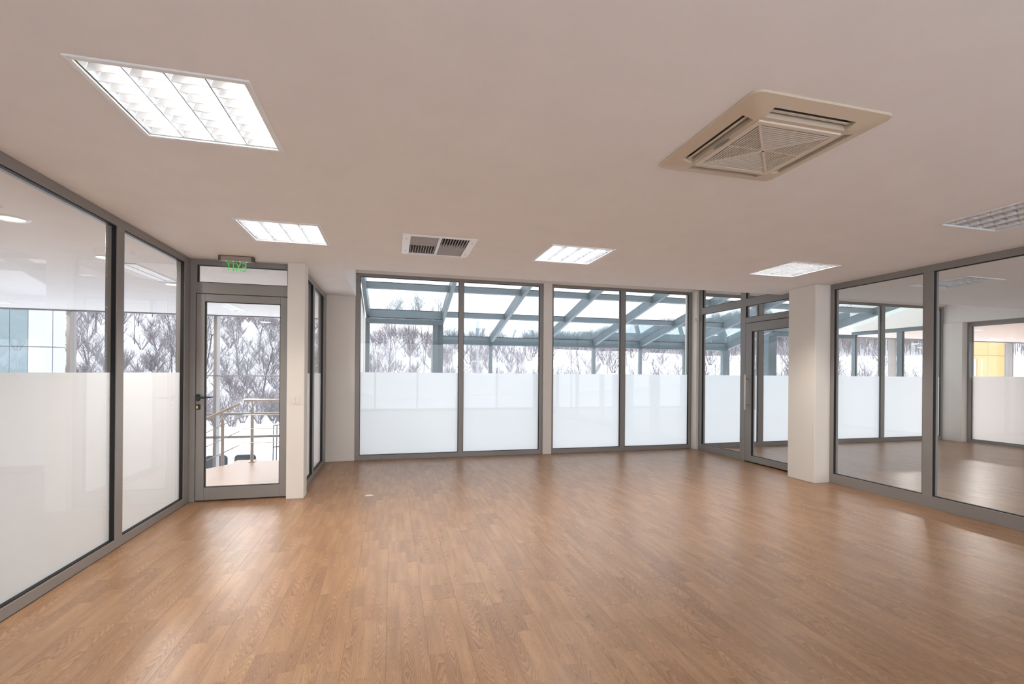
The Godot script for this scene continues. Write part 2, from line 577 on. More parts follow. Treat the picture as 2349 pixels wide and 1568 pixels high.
func door_wall() -> void:
	var o := setting("wall_door", "grey aluminium door surround with a glass fanlight under the ceiling", "wall")
	o.position = Vector3(0, 0, ZD)
	member(o, "jamb", XL, -1.918, 0.0, H)
	member(o, "jamb", -1.062, -1.04, 0.0, H)
	member(o, "transom", -1.918, -1.062, 2.105, 2.216)
	member(o, "head", -1.918, -1.062, 2.392, H)
	light_of_glass(o, -1.905, -1.070, 2.216, 2.392, -0.03)
	bar(o, "glazing_bead", Vector3(-1.918, 2.216, DEEP), Vector3(-1.909, 2.392, 0.0), M.alu)
	part(o, "door_seal", ring(-1.922, -1.058, 0.0, 2.11, 0.02, DEEP, DEEP + 0.03), M.rubber)
	var d := setting("door_1", "grey aluminium glass door with a black lever handle", "door", Vector3(0, 0, ZD))
	var x0 := -1.911
	var x1 := -1.067
	member(d, "stile", x0, -1.836, 0.014, 2.099, null, -0.06, 0.004)
	member(d, "stile", -1.136, x1, 0.014, 2.099, null, -0.06, 0.004)
	member(d, "bottom_rail", -1.836, -1.136, 0.014, 0.142, null, -0.06, 0.004)
	member(d, "top_rail", -1.836, -1.136, 2.024, 2.099, null, -0.06, 0.004)
	light_of_glass(d, -1.836, -1.136, 0.142, 2.024, -0.026)
	var h := part(d, "handle", prism(rounded(0.034, 0.075, 0.0165), 0.0, 0.011), M.black_metal, Vector3(-1.889, 1.052, 0.004))
	var st := begin()
	st_tube(st, Vector3(0, 0, 0.01), Vector3(0, 0, 0.05), 0.011, 0.011, 14)
	st_prism(st, PackedVector2Array([Vector2(-0.011, -0.011), Vector2(0.02, -0.012), Vector2(0.085, -0.009), Vector2(0.105, -0.0005), Vector2(0.148, 0.0015), Vector2(0.153, 0.006), Vector2(0.148, 0.0105), Vector2(0.06, 0.0115), Vector2(-0.011, 0.011)]), 0.04, 0.056)
	part(h, "lever", st.commit(), M.black_metal)
	var k := part(d, "lock", prism(rounded(0.034, 0.056, 0.010), 0.0, 0.009), M.black_metal, Vector3(-1.887, 0.957, 0.004))
	part(k, "key_cylinder", prism(rounded(0.016, 0.030, 0.0075), 0.009, 0.020), M.brass, Vector3(-0.006, 0, 0))
	# short glazed wall from the pier to the far end
	var c := setting("wall_pier", "narrow glazed wall with two tall lights and white film running to the far end", "wall")
	facing(c, XC, 1.0)
	member(c, "bottom_rail", 5.47, -ZB, 0.0, 0.068)
	member(c, "top_rail", 5.47, -ZB, 2.384, H)
	member(c, "stile", 5.47, 5.55, 0.068, 2.384)
	member(c, "mullion", 6.20, 6.30, 0.068, 2.384)
	member(c, "stile", 7.09, -ZB, 0.068, 2.384)
	light_of_glass(c, 5.55, 6.20, 0.068, 2.384, -0.03, 1.303)
	light_of_glass(c, 6.30, 7.09, 0.068, 2.384, -0.03, 1.303)

func window_wall() -> void:
	var w := setting("wall_back", "off-white plaster wall and white piers around the tall far windows", "wall")
	bar(w, "pier_by_the_corner", Vector3(XC - 0.06, 0, ZB - 0.2), Vector3(-0.535, H + 0.6, ZB + 0.012), M.plaster, 0.003)
	bar(w, "pier_between_windows", Vector3(2.405, 0, ZB - 0.2), Vector3(2.552, 2.80, ZB + 0.03), M.plaster, 0.004)
	bar(w, "pier_at_partition", Vector3(5.208, 0, ZB - 0.2), Vector3(5.30, 2.80, -7.235), M.plaster, 0.004)
	bar(w, "lintel", Vector3(-0.535, 2.80, ZB - 0.2), Vector3(XE, 3.1, ZB + 0.03), M.plaster, 0.003)
	window("window_1", "tall left-hand far window of two lights with white film below", -0.535, 2.405, [[-0.468, 1.014], [1.090, 2.345]])
	window("window_2", "tall right-hand far window of two lights with white film below", 2.552, 5.208, [[2.585, 3.806], [3.900, 5.149]])
	window("window_3", "tall far window of the next room seen through the right-hand partition", 5.30, XE, [[5.345, 6.640], [6.755, 8.10], [8.20, 9.605], [9.70, 11.24]])

func window(called: String, label: String, x0: float, x1: float, lights: Array) -> void:
	var o := setting(called, label, "window", Vector3(0, 0, ZB))
	member(o, "bottom_rail", x0, x1, 0.0, 0.075)
	member(o, "top_rail", x0, x1, 2.757, 2.80)
	member(o, "stile", x0, lights[0][0], 0.075, 2.757)
	member(o, "stile", lights[-1][1], x1, 0.075, 2.757)
	for k in lights.size():
		if k:
			member(o, "mullion", lights[k - 1][1], lights[k][0], 0.075, 2.757)
		light_of_glass(o, lights[k][0], lights[k][1], 0.075, 2.757, -0.03, 1.322)

func partition_right() -> void:
	var o := setting("wall_right", "glazed partition on the right with wide grey aluminium rails", "wall")
	facing(o, XR, -1.0)
	# u = z
	member(o, "bottom_rail", -4.70, ZN, 0.0, 0.122)
	member(o, "top_rail", -4.70, ZN, 2.382, H)
	member(o, "stile", -4.70, -4.612, 0.122, 2.382)
	for u in [-3.615, -1.9, -0.2]:
		member(o, "mullion", u, u + 0.095, 0.122, 2.382)
	for p in [[-4.612, -3.615], [-3.52, -1.9], [-1.805, -0.2], [-0.105, ZN]]:
		light_of_glass(o, p[0], p[1], 0.122, 2.382)
	var s := setting("wall_right_screen", "glazed screen with fanlights around the right-hand glass door", "wall")
	facing(s, XR, -1.0)
	member(s, "stile", -7.235, -7.150, 0.0, 2.98)
	member(s, "bottom_rail", -7.150, -6.212, 0.0, 0.115)
	member(s, "post", -6.212, -6.105, 0.0, 2.98)
	member(s, "transom", -7.150, -6.212, 2.380, 2.495)
	member(s, "transom", -6.105, -5.07, 2.380, 2.495)
	member(s, "door_head", -6.105, -5.07, 2.122, 2.205)
	light_of_glass(s, -7.150, -6.212, 0.115, 2.380)
	light_of_glass(s, -7.150, -6.212, 2.495, 2.98)
	light_of_glass(s, -6.105, -5.43, 2.495, 2.98)
	light_of_glass(s, -6.105, -5.07, 2.205, 2.380)
	var d := setting("door_2", "grey aluminium glass door with long steel pull handles", "door")
	facing(d, XR, -1.0)
	member(d, "stile", -6.098, -5.972, 0.020, 2.114, null, -0.06, 0.004)
	member(d, "stile", -5.15, -5.055, 0.020, 2.114, null, -0.06, 0.004)
	member(d, "bottom_rail", -5.972, -5.15, 0.020, 0.110, null, -0.06, 0.004)
	member(d, "top_rail", -5.972, -5.15, 1.985, 2.114, null, -0.06, 0.004)
	light_of_glass(d, -5.972, -5.15, 0.110, 1.985, -0.026)
	part(d, "door_seal", ring(-6.105, -5.05, 0.0, 2.12, 0.02, DEEP, DEEP + 0.02), M.rubber)
	for n in [[0.004, 0.060], [-0.06, -0.116]]:
		var h := part(d, "pull_handle", tube(Vector3(0, 0.80, 0), Vector3(0, 1.335, 0), 0.0125), M.steel, Vector3(-6.04, 0, n[1]))
		for y in [0.87, 1.265]:
			part(h, "standoff", tube(Vector3(0, y, 0), Vector3(0, y, n[0] - n[1]), 0.009), M.steel)

# ------------------------------------------------------------------ the next room and the wings
func next_room() -> void:
	var o := setting("wall_east", "white wall of the next room over a glazed screen", "wall")
	bar(o, "lintel", Vector3(XE, 2.44, ZN), Vector3(XE + 0.2, 3.1, ZB - 2.1), M.plaster, 0.0)
	bar(o, "reveal", Vector3(XE - 0.02, 0, -7.37), Vector3(XE + 0.2, 2.44, -7.02), M.plaster, 0.003)
	bar(o, "panel", Vector3(XE, 0, -2.2), Vector3(XE + 0.2, 2.44, ZN), M.plaster, 0.0)
	var s := setting("window_4", "glazed screen of the next room with white film below", "window")
	facing(s, XE + 0.12, -1.0)
	member(s, "bottom_rail", -7.02, -2.2, 0.0, 0.06)
	member(s, "top_rail", -7.02, -2.2, 2.355, 2.44)
	var u := -7.02
	for e in [[-7.02, -6.95], [-6.11, -6.01], [-5.0, -4.9], [-3.6, -3.5], [-2.27, -2.2]]:
		member(s, "mullion", e[0], e[1], 0.06, 2.355)
	for p in [[-6.95, -6.11], [-6.01, -5.0], [-4.9, -3.6], [-3.5, -2.27]]:
		light_of_glass(s, p[0], p[1], 0.06, 2.355, -0.03, 1.34)
	# the stretch of the same wall that closes the glass-roofed space
	var g := setting("window_5", "glazed end screen under the lean-to glass roof", "window")
	facing(g, XE + 0.05, -1.0)
	member(g, "head", -9.47, ZB - 0.2, 2.36, 2.44, M.alu_out)
	member(g, "bottom_rail", -9.47, ZB - 0.2, 0.0, 0.08, M.alu_out)
	for e in [[-9.47, -9.37], [-8.36, -8.24], [-7.64, -7.57]]:
		member(g, "mullion", e[0], e[1], 0.08, 2.36, M.alu_out)
	light_of_glass(g, -9.37, -8.36, 0.08, 2.36)
	light_of_glass(g, -8.24, -7.64, 0.08, 2.36)

func facade(o: Node3D, x0: float, x1: float, first: float, low: float) -> void:
	member(o, "head", x0, x1, 2.425, 2.475)
	for y in [[1.215, 1.243], [0.432, 0.478], [-0.033, 0.012]]:
		member(o, "transom", x0, x1, y[0], y[1], null, -0.08, 0.0)
	var x := first
	var at := x0
	while x < x1:
		member(o, "mullion", x - 0.028, x + 0.028, low, 2.425, null, -0.20, 0.0)
		part(o, "pane", sheet(at, x - 0.028, low, 2.425, -0.12), M.glass)
		at = x + 0.028
		x += 2.453
	part(o, "pane", sheet(at, x1, low, 2.425, -0.12), M.glass)

func west_wing() -> void:
	var o := setting("ceiling_west", "white ceiling of the stair landing beyond the left partition", "ceiling")
	bar(o, "slab", Vector3(-9.2, H, ZN), Vector3(XL - 0.12, H + 0.12, ZD), M.ceiling, 0.0)
	bar(o, "landing_slab", Vector3(-9.2, H, ZD - 0.07), Vector3(XC - 0.06, H + 0.12, ZB - 0.1), M.ceiling, 0.0)
	bar(o, "stair_slab", Vector3(-9.2, H, ZB - 0.1), Vector3(-0.52, H + 0.12, ZF), M.ceiling, 0.0)
	bar(o, "door_strip", Vector3(-9.2, H, ZD), Vector3(XL - 0.12, H + 0.12, ZD - 0.07), M.ceiling, 0.0)
	var w := setting("wall_west", "plain white wall at the far side of the stair landing", "wall")
	bar(w, "panel", Vector3(-9.35, LOT, ZN), Vector3(-9.2, H, ZF), M.plaster, 0.0)
	var w2 := setting("wall_stair", "plain white wall between the stair and the glass-roofed space", "wall")
	bar(w2, "panel", Vector3(-0.62, LOT, ZB - 0.2), Vector3(-0.52, H, ZF), M.plaster, 0.0)
	var f := setting("floor_landing", "pale wood floor of the stair landing beyond the glass door", "floor")
	var st := begin()
	var poly := PackedVector2Array([Vector2(XL - 0.1, ZN), Vector2(-9.2, ZN), Vector2(-9.2, -5.6), Vector2(-3.54, -5.6), Vector2(-2.43, -7.16), Vector2(-2.09, -7.645), Vector2(XC - 0.08, -7.645), Vector2(XC - 0.08, ZD - 0.035), Vector2(XL - 0.1, ZD - 0.035)])
	st_prism(st, poly, 0.0, 0.22)
	part(f, "slab", st.commit(), M.wood_far).basis = Basis(Vector3(1, 0, 0), Vector3(0, 0, 1), Vector3(0, -1, 0))
	var d := setting("window_6", "tall outer facade of the stair with grey mullions and transoms", "window", Vector3(0, 0, ZF))
	facade(d, -9.2, -0.52, -8.347, LOT)
	# stair flight going down to the left
	var s := thing("stair", "flight of stairs going down behind the landing edge", "stair", Vector3(-2.2, 0, -7.85))
	for k in 9:
		bar(s, "tread", Vector3(-0.30 * k - 0.30, -0.165 * (k + 1) - 0.05, -0.9), Vector3(-0.30 * k, -0.165 * (k + 1), 0.22), M.wood_far, 0.004)
	var sl := begin()
	st_prism(sl, PackedVector2Array([Vector2(0, -0.2), Vector2(-2.7, -1.69), Vector2(-2.7, -1.95), Vector2(0, -0.46)]), -0.9, -0.82)
	part(s, "stringer", sl.commit(), M.alu)
	landing_rail()
	# ceiling fittings of the landing
	for z in [-4.33, -5.57, -7.05, -9.80]:
		downlight(Vector3(-2.775, H, z), "small round downlight in the landing ceiling beyond the left partition", "landing downlights")
	downlight(Vector3(-6.39, H, -9.80), "round downlight in the landing ceiling near the outer facade", "")
	for z in [-3.50, -6.34, -9.24]:
		strip_light(Vector3(-2.76, H, z), ["nearest recessed strip light in the landing ceiling", "middle recessed strip light in the landing ceiling", "strip light in the landing ceiling seen through the glass door"][int(roundf((-z - 3.5) / 2.87))])

func downlight(at: Vector3, label: String, group: String, energy := 2.4) -> void:
	var o := thing("downlight", label, "downlight", at, group)
	var st := begin()
	for k in 24:
		var a := TAU * k / 24
		var b := TAU * (k + 1) / 24
		var da := Vector3(cos(a), 0, sin(a))
		var db := Vector3(cos(b), 0, sin(b))
		quad(st, da * 0.115, db * 0.115, db * 0.095 + Vector3(0, -0.012, 0), da * 0.095 + Vector3(0, -0.012, 0), Vector3(0, -1, 0) + da)
		quad(st, da * 0.095 + Vector3(0, -0.012, 0), db * 0.095 + Vector3(0, -0.012, 0), db * 0.085 + Vector3(0, -0.004, 0), da * 0.085 + Vector3(0, -0.004, 0), Vector3(0, -1, 0))
	part(o, "trim_ring", st.commit(), M.lamp_white)
	var s2 := begin()
	for k in 24:
		tri(s2, Vector3(0, -0.0045, 0), Vector3(cos(TAU * k / 24), 0, sin(TAU * k / 24)) * 0.086 + Vector3(0, -0.0045, 0), Vector3(cos(TAU * (k + 1) / 24), 0, sin(TAU * (k + 1) / 24)) * 0.086 + Vector3(0, -0.0045, 0), Vector3.DOWN)
	part(o, "lamp_lens", s2.commit(), M.glow)
	lamp_light(o, Vector2(0.17, 0.17), energy, -0.02)

func lamp_light(o: Node3D, size: Vector2, energy: float, y: float) -> void:
	var l := AreaLight3D.new()
	l.name = "light"
	l.area_size = size
	l.light_energy = energy
	l.light_color = Color(1.0, 0.985, 0.965)
	l.shadow_enabled = true
	l.area_range = 12.0
	o.add_child(l)
	l.position = Vector3(0, y, 0)
	l.rotation_degrees = Vector3(-90, 0, 0)

func strip_light(at: Vector3, label: String) -> void:
	var o := thing("strip_light", label, "light", at, "strip lights of the landing")
	part(o, "frame", ring(-0.13, 0.13, -0.545, 0.545, 0.022, 0.0, 0.012, 0.002), M.lamp_white).basis = Basis(Vector3(1, 0, 0), Vector3(0, 0, 1), Vector3(0, -1, 0))
	bar(o, "lamp_diffuser", Vector3(-0.108, -0.006, -0.523), Vector3(0.108, -0.001, 0.523), M.lamp_white, 0.001)
	bar(o, "centre_rib", Vector3(-0.012, -0.012, -0.523), Vector3(0.012, -0.006, 0.523), M.lamp_white, 0.001)

func landing_rail() -> void:
	var o := thing("landing_railing", "level steel railing on the landing beyond the glass door", "railing", Vector3(-1.966, 0, -7.56))
	part(o, "handrail", tube(Vector3(-0.11, 0.905, 0), Vector3(1.0, 0.905, 0), 0.021, 18), M.steel)
	for x in [0.0, 0.95]:
		var p := part(o, "post", tube(Vector3(x, 0, 0), Vector3(x, 0.80, 0), 0.0215, 18), M.steel)
		part(p, "post_pin", tube(Vector3(x, 0.80, 0), Vector3(x, 0.89, 0), 0.008), M.steel)
		part(p, "base_plate", tube(Vector3(x, 0, 0), Vector3(x, 0.012, 0), 0.045, 20), M.steel)
	for y in [0.69, 0.49, 0.285]:
		part(o, "rail", tube(Vector3(-0.11, y, 0.028), Vector3(1.0, y, 0.028), 0.006, 8), M.steel)
	var r := thing("stair_railing", "sloping steel railing at the head of the stair beyond the glass door", "railing", Vector3(-2.13, 0, -7.6))
	part(r, "handrail", tube(Vector3(0, 0.855, 0), Vector3(-1.9, 0.855 - 0.94, 0), 0.021, 18), M.steel)
	for x in [-0.232, -1.5]:
		var y: float = 0.855 + x * 0.495
		var p := part(r, "post", tube(Vector3(x, y - 0.98, 0), Vector3(x, y - 0.11, 0), 0.0215, 18), M.steel)
		part(p, "post_pin", tube(Vector3(x, y - 0.11, 0), Vector3(x, y - 0.01, 0), 0.008), M.steel)
	for y in [0.655, 0.452, 0.252]:
		part(r, "rail", tube(Vector3(-0.005, y, 0.028), Vector3(-1.9, y - 0.94, 0.028), 0.006, 8), M.steel)

func east_wing() -> void:
	var o := setting("ceiling_east", "white ceiling of the far wing seen through the next room", "ceiling")
	bar(o, "slab", Vector3(XE + 0.2, H, ZN), Vector3(22, H + 0.12, ZF), M.ceiling, 0.0)
	var f := setting("floor_east", "pale wood floor of the far wing", "floor")
	bar(f, "slab", Vector3(XE, -0.25, ZN), Vector3(22, 0.0, ZF), M.wood_far, 0.0)
	bar(f, "terrace_slab", Vector3(-0.52, -0.25, ZB - 0.05), Vector3(XE, 0.0, ZE), M.terrace, 0.0)
	var w := setting("wall_far_east", "plain white end wall of the far wing", "wall")
	bar(w, "panel", Vector3(22, 0, ZN), Vector3(22.2, H, ZF), M.plaster, 0.0)
	bar(w, "south_panel", Vector3(XE + 0.2, 0, ZN), Vector3(22, H, ZN + 0.15), M.plaster, 0.0)
	var d := setting("window_7", "outer facade of the far wing with thin grey frame", "window", Vector3(0, 0, ZF))
	facade(d, XE + 0.1, 22.0, 14.35, 0.0)
	for p in [Vector3(13.5, H, -8.08), Vector3(17.1, H, -9.45), Vector3(13.2, H, -9.5), Vector3(16.5, H, -6.5), Vector3(19.5, H, -8.0)]:
		downlight(p, "round downlight in the ceiling of the far wing", "far wing downlights", 5.0)

# ------------------------------------------------------------------ lean-to glass roof
func glass_roof() -> void:
	var slope := deg_to_rad(13.2)
	var o := setting("glass_roof", "sloping lean-to roof of grey steel rafters and teal glass outside the far windows", "glass roof", Vector3(0, 2.85, ZB))
	o.basis = Basis(Vector3.RIGHT, -slope)
	var top := 0.165
	var deep := (-ZE + ZB) / cos(slope)
	var mid := 2.02 / cos(slope)
	var near := 0.77 / cos(slope)
	var xs := [-0.455, 0.98, 2.26, 3.58, 4.90, 6.20, 7.50, 8.82, 10.42]
	for k in xs.size():
		var far: float = mid + 0.06 if k == 0 or k == 8 else deep + 0.02
		member(o, "rafter", xs[k] - 0.032, xs[k] + 0.032, 0.0, top, M.alu_out, -far, -0.22)
		member(o, "glazing_gasket", xs[k] - 0.036, xs[k] + 0.036, top, top + 0.006, M.rubber, -far, -0.22)
	for k in xs.size() - 1:
		var x0: float = xs[k] + 0.032
		var x1: float = xs[k + 1] - 0.032
		var outer := [near, mid] if k == 0 or k == 7 else [near, mid, deep]
		var last := 0.22
		for z in outer:
			member(o, "purlin", x0, x1, 0.055 if z != outer[-1] else 0.0, top - 0.012, M.alu_out, -z - 0.03, -z + 0.03)
			member(o, "purlin_gasket", x0, x1, top - 0.012, top - 0.002, M.rubber, -z - 0.034, -z + 0.034)
			var st := begin()
			quad(st, Vector3(x0, top - 0.001, -last), Vector3(x1, top - 0.001, -last), Vector3(x1, top - 0.001, -z), Vector3(x0, top - 0.001, -z), Vector3.DOWN)
			part(o, "roof_pane", st.commit(), M.roof_glass)
			last = z
	var st2 := begin()
	quad(st2, Vector3(10.45, top, -0.22), Vector3(XE, top, -0.22), Vector3(XE, top, -mid), Vector3(10.45, top, -mid), Vector3.DOWN)
	part(o, "roof_pane", st2.commit(), M.roof_glass)
	# outer glass walls below it
	var g := setting("window_8", "outer glass wall with slim grey posts under the lean-to roof", "window", Vector3(0, 0, ZE))
	member(g, "eaves_beam", 0.98, 8.82, 1.985, 2.10, M.alu_out, -0.05, 0.05)
	for k in range(2, 7):
		member(g, "post", xs[k] - 0.04, xs[k] + 0.04, 0.0, 1.985, M.alu_out, -0.05, 0.03)
	member(g, "corner_post", 0.87, 1.0, 0.0, 1.985, M.alu_out, -0.07, 0.05)
	member(g, "corner_post", 8.66, 8.86, 0.0, 1.985, M.alu_out, -0.07, 0.05)
	for k in range(1, 7):
		part(g, "pane", sheet(xs[k] + 0.04, xs[k + 1] - 0.04, 0.0, 1.985, -0.01), M.glass)
	var zl := -9.39
	var b := setting("window_9", "shallower glass wall of the first bay with a broad corner post", "window", Vector3(0, 0, zl))
	member(b, "head", -0.5, 0.98, 2.26, 2.36, M.alu_out, -0.05, 0.05)
	member(b, "corner_post", 0.775, 0.875, 0.0, 2.27, M.alu_out, -0.06, 0.05)
	member(b, "corner_post", 0.875, 0.985, 0.0, 2.27, M.alu_out, -0.20, -0.06)
	member(b, "post", -0.50, -0.42, 0.0, 2.27, M.alu_out, -0.06, 0.03)
	part(b, "pane", sheet(-0.42, 0.775, 0.0, 2.26, -0.01), M.glass)
	var c := setting("window_10", "glass wall of the last bay under the lean-to roof", "window", Vector3(0, 0, zl))
	member(c, "head", 8.82, XE, 2.26, 2.36, M.alu_out, -0.05, 0.05)
	member(c, "corner_post", 8.70, 8.93, 0.0, 2.27, M.alu_out, -0.10, 0.05)
	member(c, "post", 10.38, 10.46, 0.0, 2.27, M.alu_out, -0.05, 0.03)
	part(c, "pane", sheet(8.93, 10.38, 0.0, 2.26, -0.01), M.glass)
	part(c, "pane", sheet(10.46, XE, 0.0, 2.26, -0.01), M.glass)
	for e in [[0.98, "window_11", "glass return between the first two bays of the lean-to"], [8.80, "window_12", "glass return at the last bay of the lean-to"]]:
		var r := setting(e[1], e[2], "window")
		facing(r, e[0], 1.0)
		part(r, "pane", sheet(-zl + 0.2, -ZE - 0.06, 0.0, 2.0, 0.0), M.glass)
		member(r, "sill", -zl + 0.1, -ZE, 0.0, 0.06, M.alu_out, -0.03, 0.03)

# ------------------------------------------------------------------ ceiling fittings
const LAMPS := [[-0.852, -2.330, 1], [-0.850, -4.165, 1], [1.649, -4.185, 1], [4.118, -4.113, 1], [4.207, -2.30, 0], [6.52, -4.13, 0]]
const VENT := Vector2(0.387, -4.232)
const AC := Vector2(1.739, -1.913)

func ceiling_fittings() -> void:
	var labels := ["lit square louvre light nearest the viewer at upper left", "lit square louvre light in front of the exit sign", "lit square louvre light over the middle of the far windows", "square louvre light in front of the right-hand pier", "unlit square louvre light cut by the right edge", "unlit square louvre light in the next room's ceiling"]
	for k in LAMPS.size():
		louvre_light(Vector3(LAMPS[k][0], H, LAMPS[k][1]), LAMPS[k][2] == 1, labels[k])
	air_vent()
	air_conditioner()

func louvre_light(at: Vector3, lit: bool, label: String) -> void:
	var o := thing("louvre_light", label, "ceiling light", at, "square louvre lights")
	var flat := Basis(Vector3(1, 0, 0), Vector3(0, 0, 1), Vector3(0, -1, 0))
	part(o, "frame", ring(-0.305, 0.305, -0.305, 0.305, 0.022, -0.002, 0.007, 0.003), M.lamp_white).basis = flat
	var st := begin()
	for s in [-1.0, 1.0]:
		st_box(st, Vector3(s * 0.286 - 0.002, 0.0, -0.286), Vector3(s * 0.286 + 0.002, 0.10, 0.286))
		st_box(st, Vector3(-0.286, 0.0, s * 0.286 - 0.002), Vector3(0.286, 0.10, s * 0.286 + 0.002))
	st_box(st, Vector3(-0.286, 0.098, -0.286), Vector3(0.286, 0.102, 0.286))
	part(o, "housing", st.commit(), M.lamp_white)
	for k in 5:
		var x := -0.28 + 0.14 * k
		var b := begin()
		var prof := PackedVector2Array()
		for i in 7:
			var t := i / 6.0
			prof.append(Vector2(-(0.002 + 0.037 * t * t), 0.004 + 0.052 * t))
		for i in 7:
			var t := 1.0 - i / 6.0
			prof.append(Vector2(0.002 + 0.037 * t * t, 0.004 + 0.052 * t))
		var cut := PackedVector2Array()
		for p in prof:
			cut.append(Vector2(clampf(p.x + x, -0.2835, 0.2835), p.y))
		var zz := 0.282
		for i in cut.size() - 1:
			var n := Vector2(cut[i + 1].y - cut[i].y, -(cut[i + 1].x - cut[i].x))
			quad(b, Vector3(cut[i].x, cut[i].y, -zz), Vector3(cut[i + 1].x, cut[i + 1].y, -zz), Vector3(cut[i + 1].x, cut[i + 1].y, zz), Vector3(cut[i].x, cut[i].y, zz), Vector3(n.x if i < 6 else n.x, n.y - 0.1, 0) if i != 6 else Vector3(0, 1, 0))
		part(o, "reflector_blade", b.commit(), M.mirror_alu)
	for j in 9:
		var z := -0.28 + 0.07 * j
		var b := begin()
		for k in 4:
			var xc := -0.21 + 0.14 * k
			# each cell's blade is waisted: thin below, spreading towards the lamp
			var steps := 6
			for s in [-1.0, 1.0]:
				for i in steps:
					var t0 := float(i) / steps
					var t1 := float(i + 1) / steps
					var y0 := 0.004 + 0.046 * t0
					var y1 := 0.004 + 0.046 * t1
					var w0 := 0.0015 + 0.013 * t0 * t0
					var w1 := 0.0015 + 0.013 * t1 * t1
					var h0 := 0.067 - 0.034 * t0 * t0 * 0.8
					var h1 := 0.067 - 0.034 * t1 * t1 * 0.8
					quad(b, Vector3(xc - h0, y0, clampf(z + s * w0, -0.283, 0.283)), Vector3(xc + h0, y0, clampf(z + s * w0, -0.283, 0.283)), Vector3(xc + h1, y1, clampf(z + s * w1, -0.283, 0.283)), Vector3(xc - h1, y1, clampf(z + s * w1, -0.283, 0.283)), Vector3(0, -0.3, s))
			quad(b, Vector3(xc - 0.067, 0.004, z - 0.0015), Vector3(xc + 0.067, 0.004, z - 0.0015), Vector3(xc + 0.067, 0.004, z + 0.0015), Vector3(xc - 0.067, 0.004, z + 0.0015), Vector3.DOWN)
		part(o, "cross_blade", b.commit(), M.mirror_alu)
	for k in 4:
		part(o, "lamp_tube", tube(Vector3(-0.21 + 0.14 * k, 0.080, -0.275), Vector3(-0.21 + 0.14 * k, 0.080, 0.275), 0.013, 14), M.tube_lit if lit else M.tube_off)
	if lit:
		var l := SpotLight3D.new()
		l.name = "light"
		l.light_energy = 0.45
		l.light_color = Color(1.0, 0.97, 0.925)
		l.light_size = 0.12
		l.spot_angle = 66.0
		l.spot_angle_attenuation = 0.7
		l.spot_range = 14.0
		l.spot_attenuation = 2.0
		l.shadow_enabled = true
		o.add_child(l)
		l.position = Vector3(0, -0.125, 0)
		l.rotation_degrees = Vector3(-90, 0, 0)

func air_vent() -> void:
	var o := thing("air_vent", "square white four-way air vent in the ceiling between two louvre lights", "vent", Vector3(VENT.x, H, VENT.y))
	var st := begin()
	# wide borders at the two sides, narrow ones front and back
	st_box(st, Vector3(-0.312, -0.008, -0.315), Vector3(-0.245, 0.002, 0.315), 0.002)
	st_box(st, Vector3(0.245, -0.008, -0.315), Vector3(0.312, 0.002, 0.315), 0.002)
	st_box(st, Vector3(-0.245, -0.008, -0.315), Vector3(0.245, 0.002, -0.285), 0.002)
	st_box(st, Vector3(-0.245, -0.008, 0.285), Vector3(0.245, 0.002, 0.315), 0.002)
	part(o, "frame", st.commit(), M.vent_white)
	for s in [[-1, -1], [-1, 1], [1, -1], [1, 1]]:
		part(o, "screw", tube(Vector3(s[0] * 0.278, -0.011, s[1] * 0.2), Vector3(s[0] * 0.278, -0.007, s[1] * 0.2), 0.006, 10), M.vent_grey)
	var bx := begin()
	for s in [-1.0, 1.0]:
		st_box(bx, Vector3(s * 0.287 - 0.003, 0.002, -0.29), Vector3(s * 0.287 + 0.003, 0.48, 0.29))
		st_box(bx, Vector3(-0.29, 0.002, s * 0.287 - 0.003), Vector3(0.29, 0.48, s * 0.287 + 0.003))
	st_box(bx, Vector3(-0.29, 0.476, -0.29), Vector3(0.29, 0.482, 0.29))
	part(o, "duct", bx.commit(), M.zinc)
	bar(o, "centre_bar", Vector3(-0.012, -0.007, -0.285), Vector3(0.012, 0.02, 0.285), M.vent_white, 0.002)
	# four banks of blades, alternately along and across
	for q in [[-0.245, -0.012, 0.0, 0.285, true], [-0.245, -0.012, -0.285, 0.0, false], [0.012, 0.245, 0.0, 0.285, false], [0.012, 0.245, -0.285, 0.0, true]]:
		var b := begin()
		var count := 14 if q[4] else 10
		for k in count:
			var t := (k + 0.5) / count
			if q[4]:
				var z: float = lerpf(q[2], q[3], t)
				quad_slat(b, Vector3(q[0], 0, z), Vector3(q[1], 0, z), Vector3(0, 0, 0.012))
			else:
				var x: float = lerpf(q[0], q[1], t)
				quad_slat(b, Vector3(x, 0, q[2]), Vector3(x, 0, q[3]), Vector3(0.004, 0, 0))
		part(o, "blade_bank", b.commit(), M.vent_grey if q[4] else M.vent_white).set_meta("kind", "stuff")

func quad_slat(st: SurfaceTool, a: Vector3, b: Vector3, lean: Vector3) -> void:
	var th := lean.normalized() * 0.002
	var up := Vector3(0, 0.022, 0)
	var p := [a - lean / 2.0 - Vector3(0, 0.005, 0), b - lean / 2.0 - Vector3(0, 0.005, 0), b + lean / 2.0 + up, a + lean / 2.0 + up]
	quad(st, p[0], p[1], p[2], p[3], -lean - Vector3(0, 0.01, 0))
	quad(st, p[0] + th, p[1] + th, p[2] + th, p[3] + th, lean)
	quad(st, p[0], p[1], p[1] + th, p[0] + th, Vector3.DOWN)

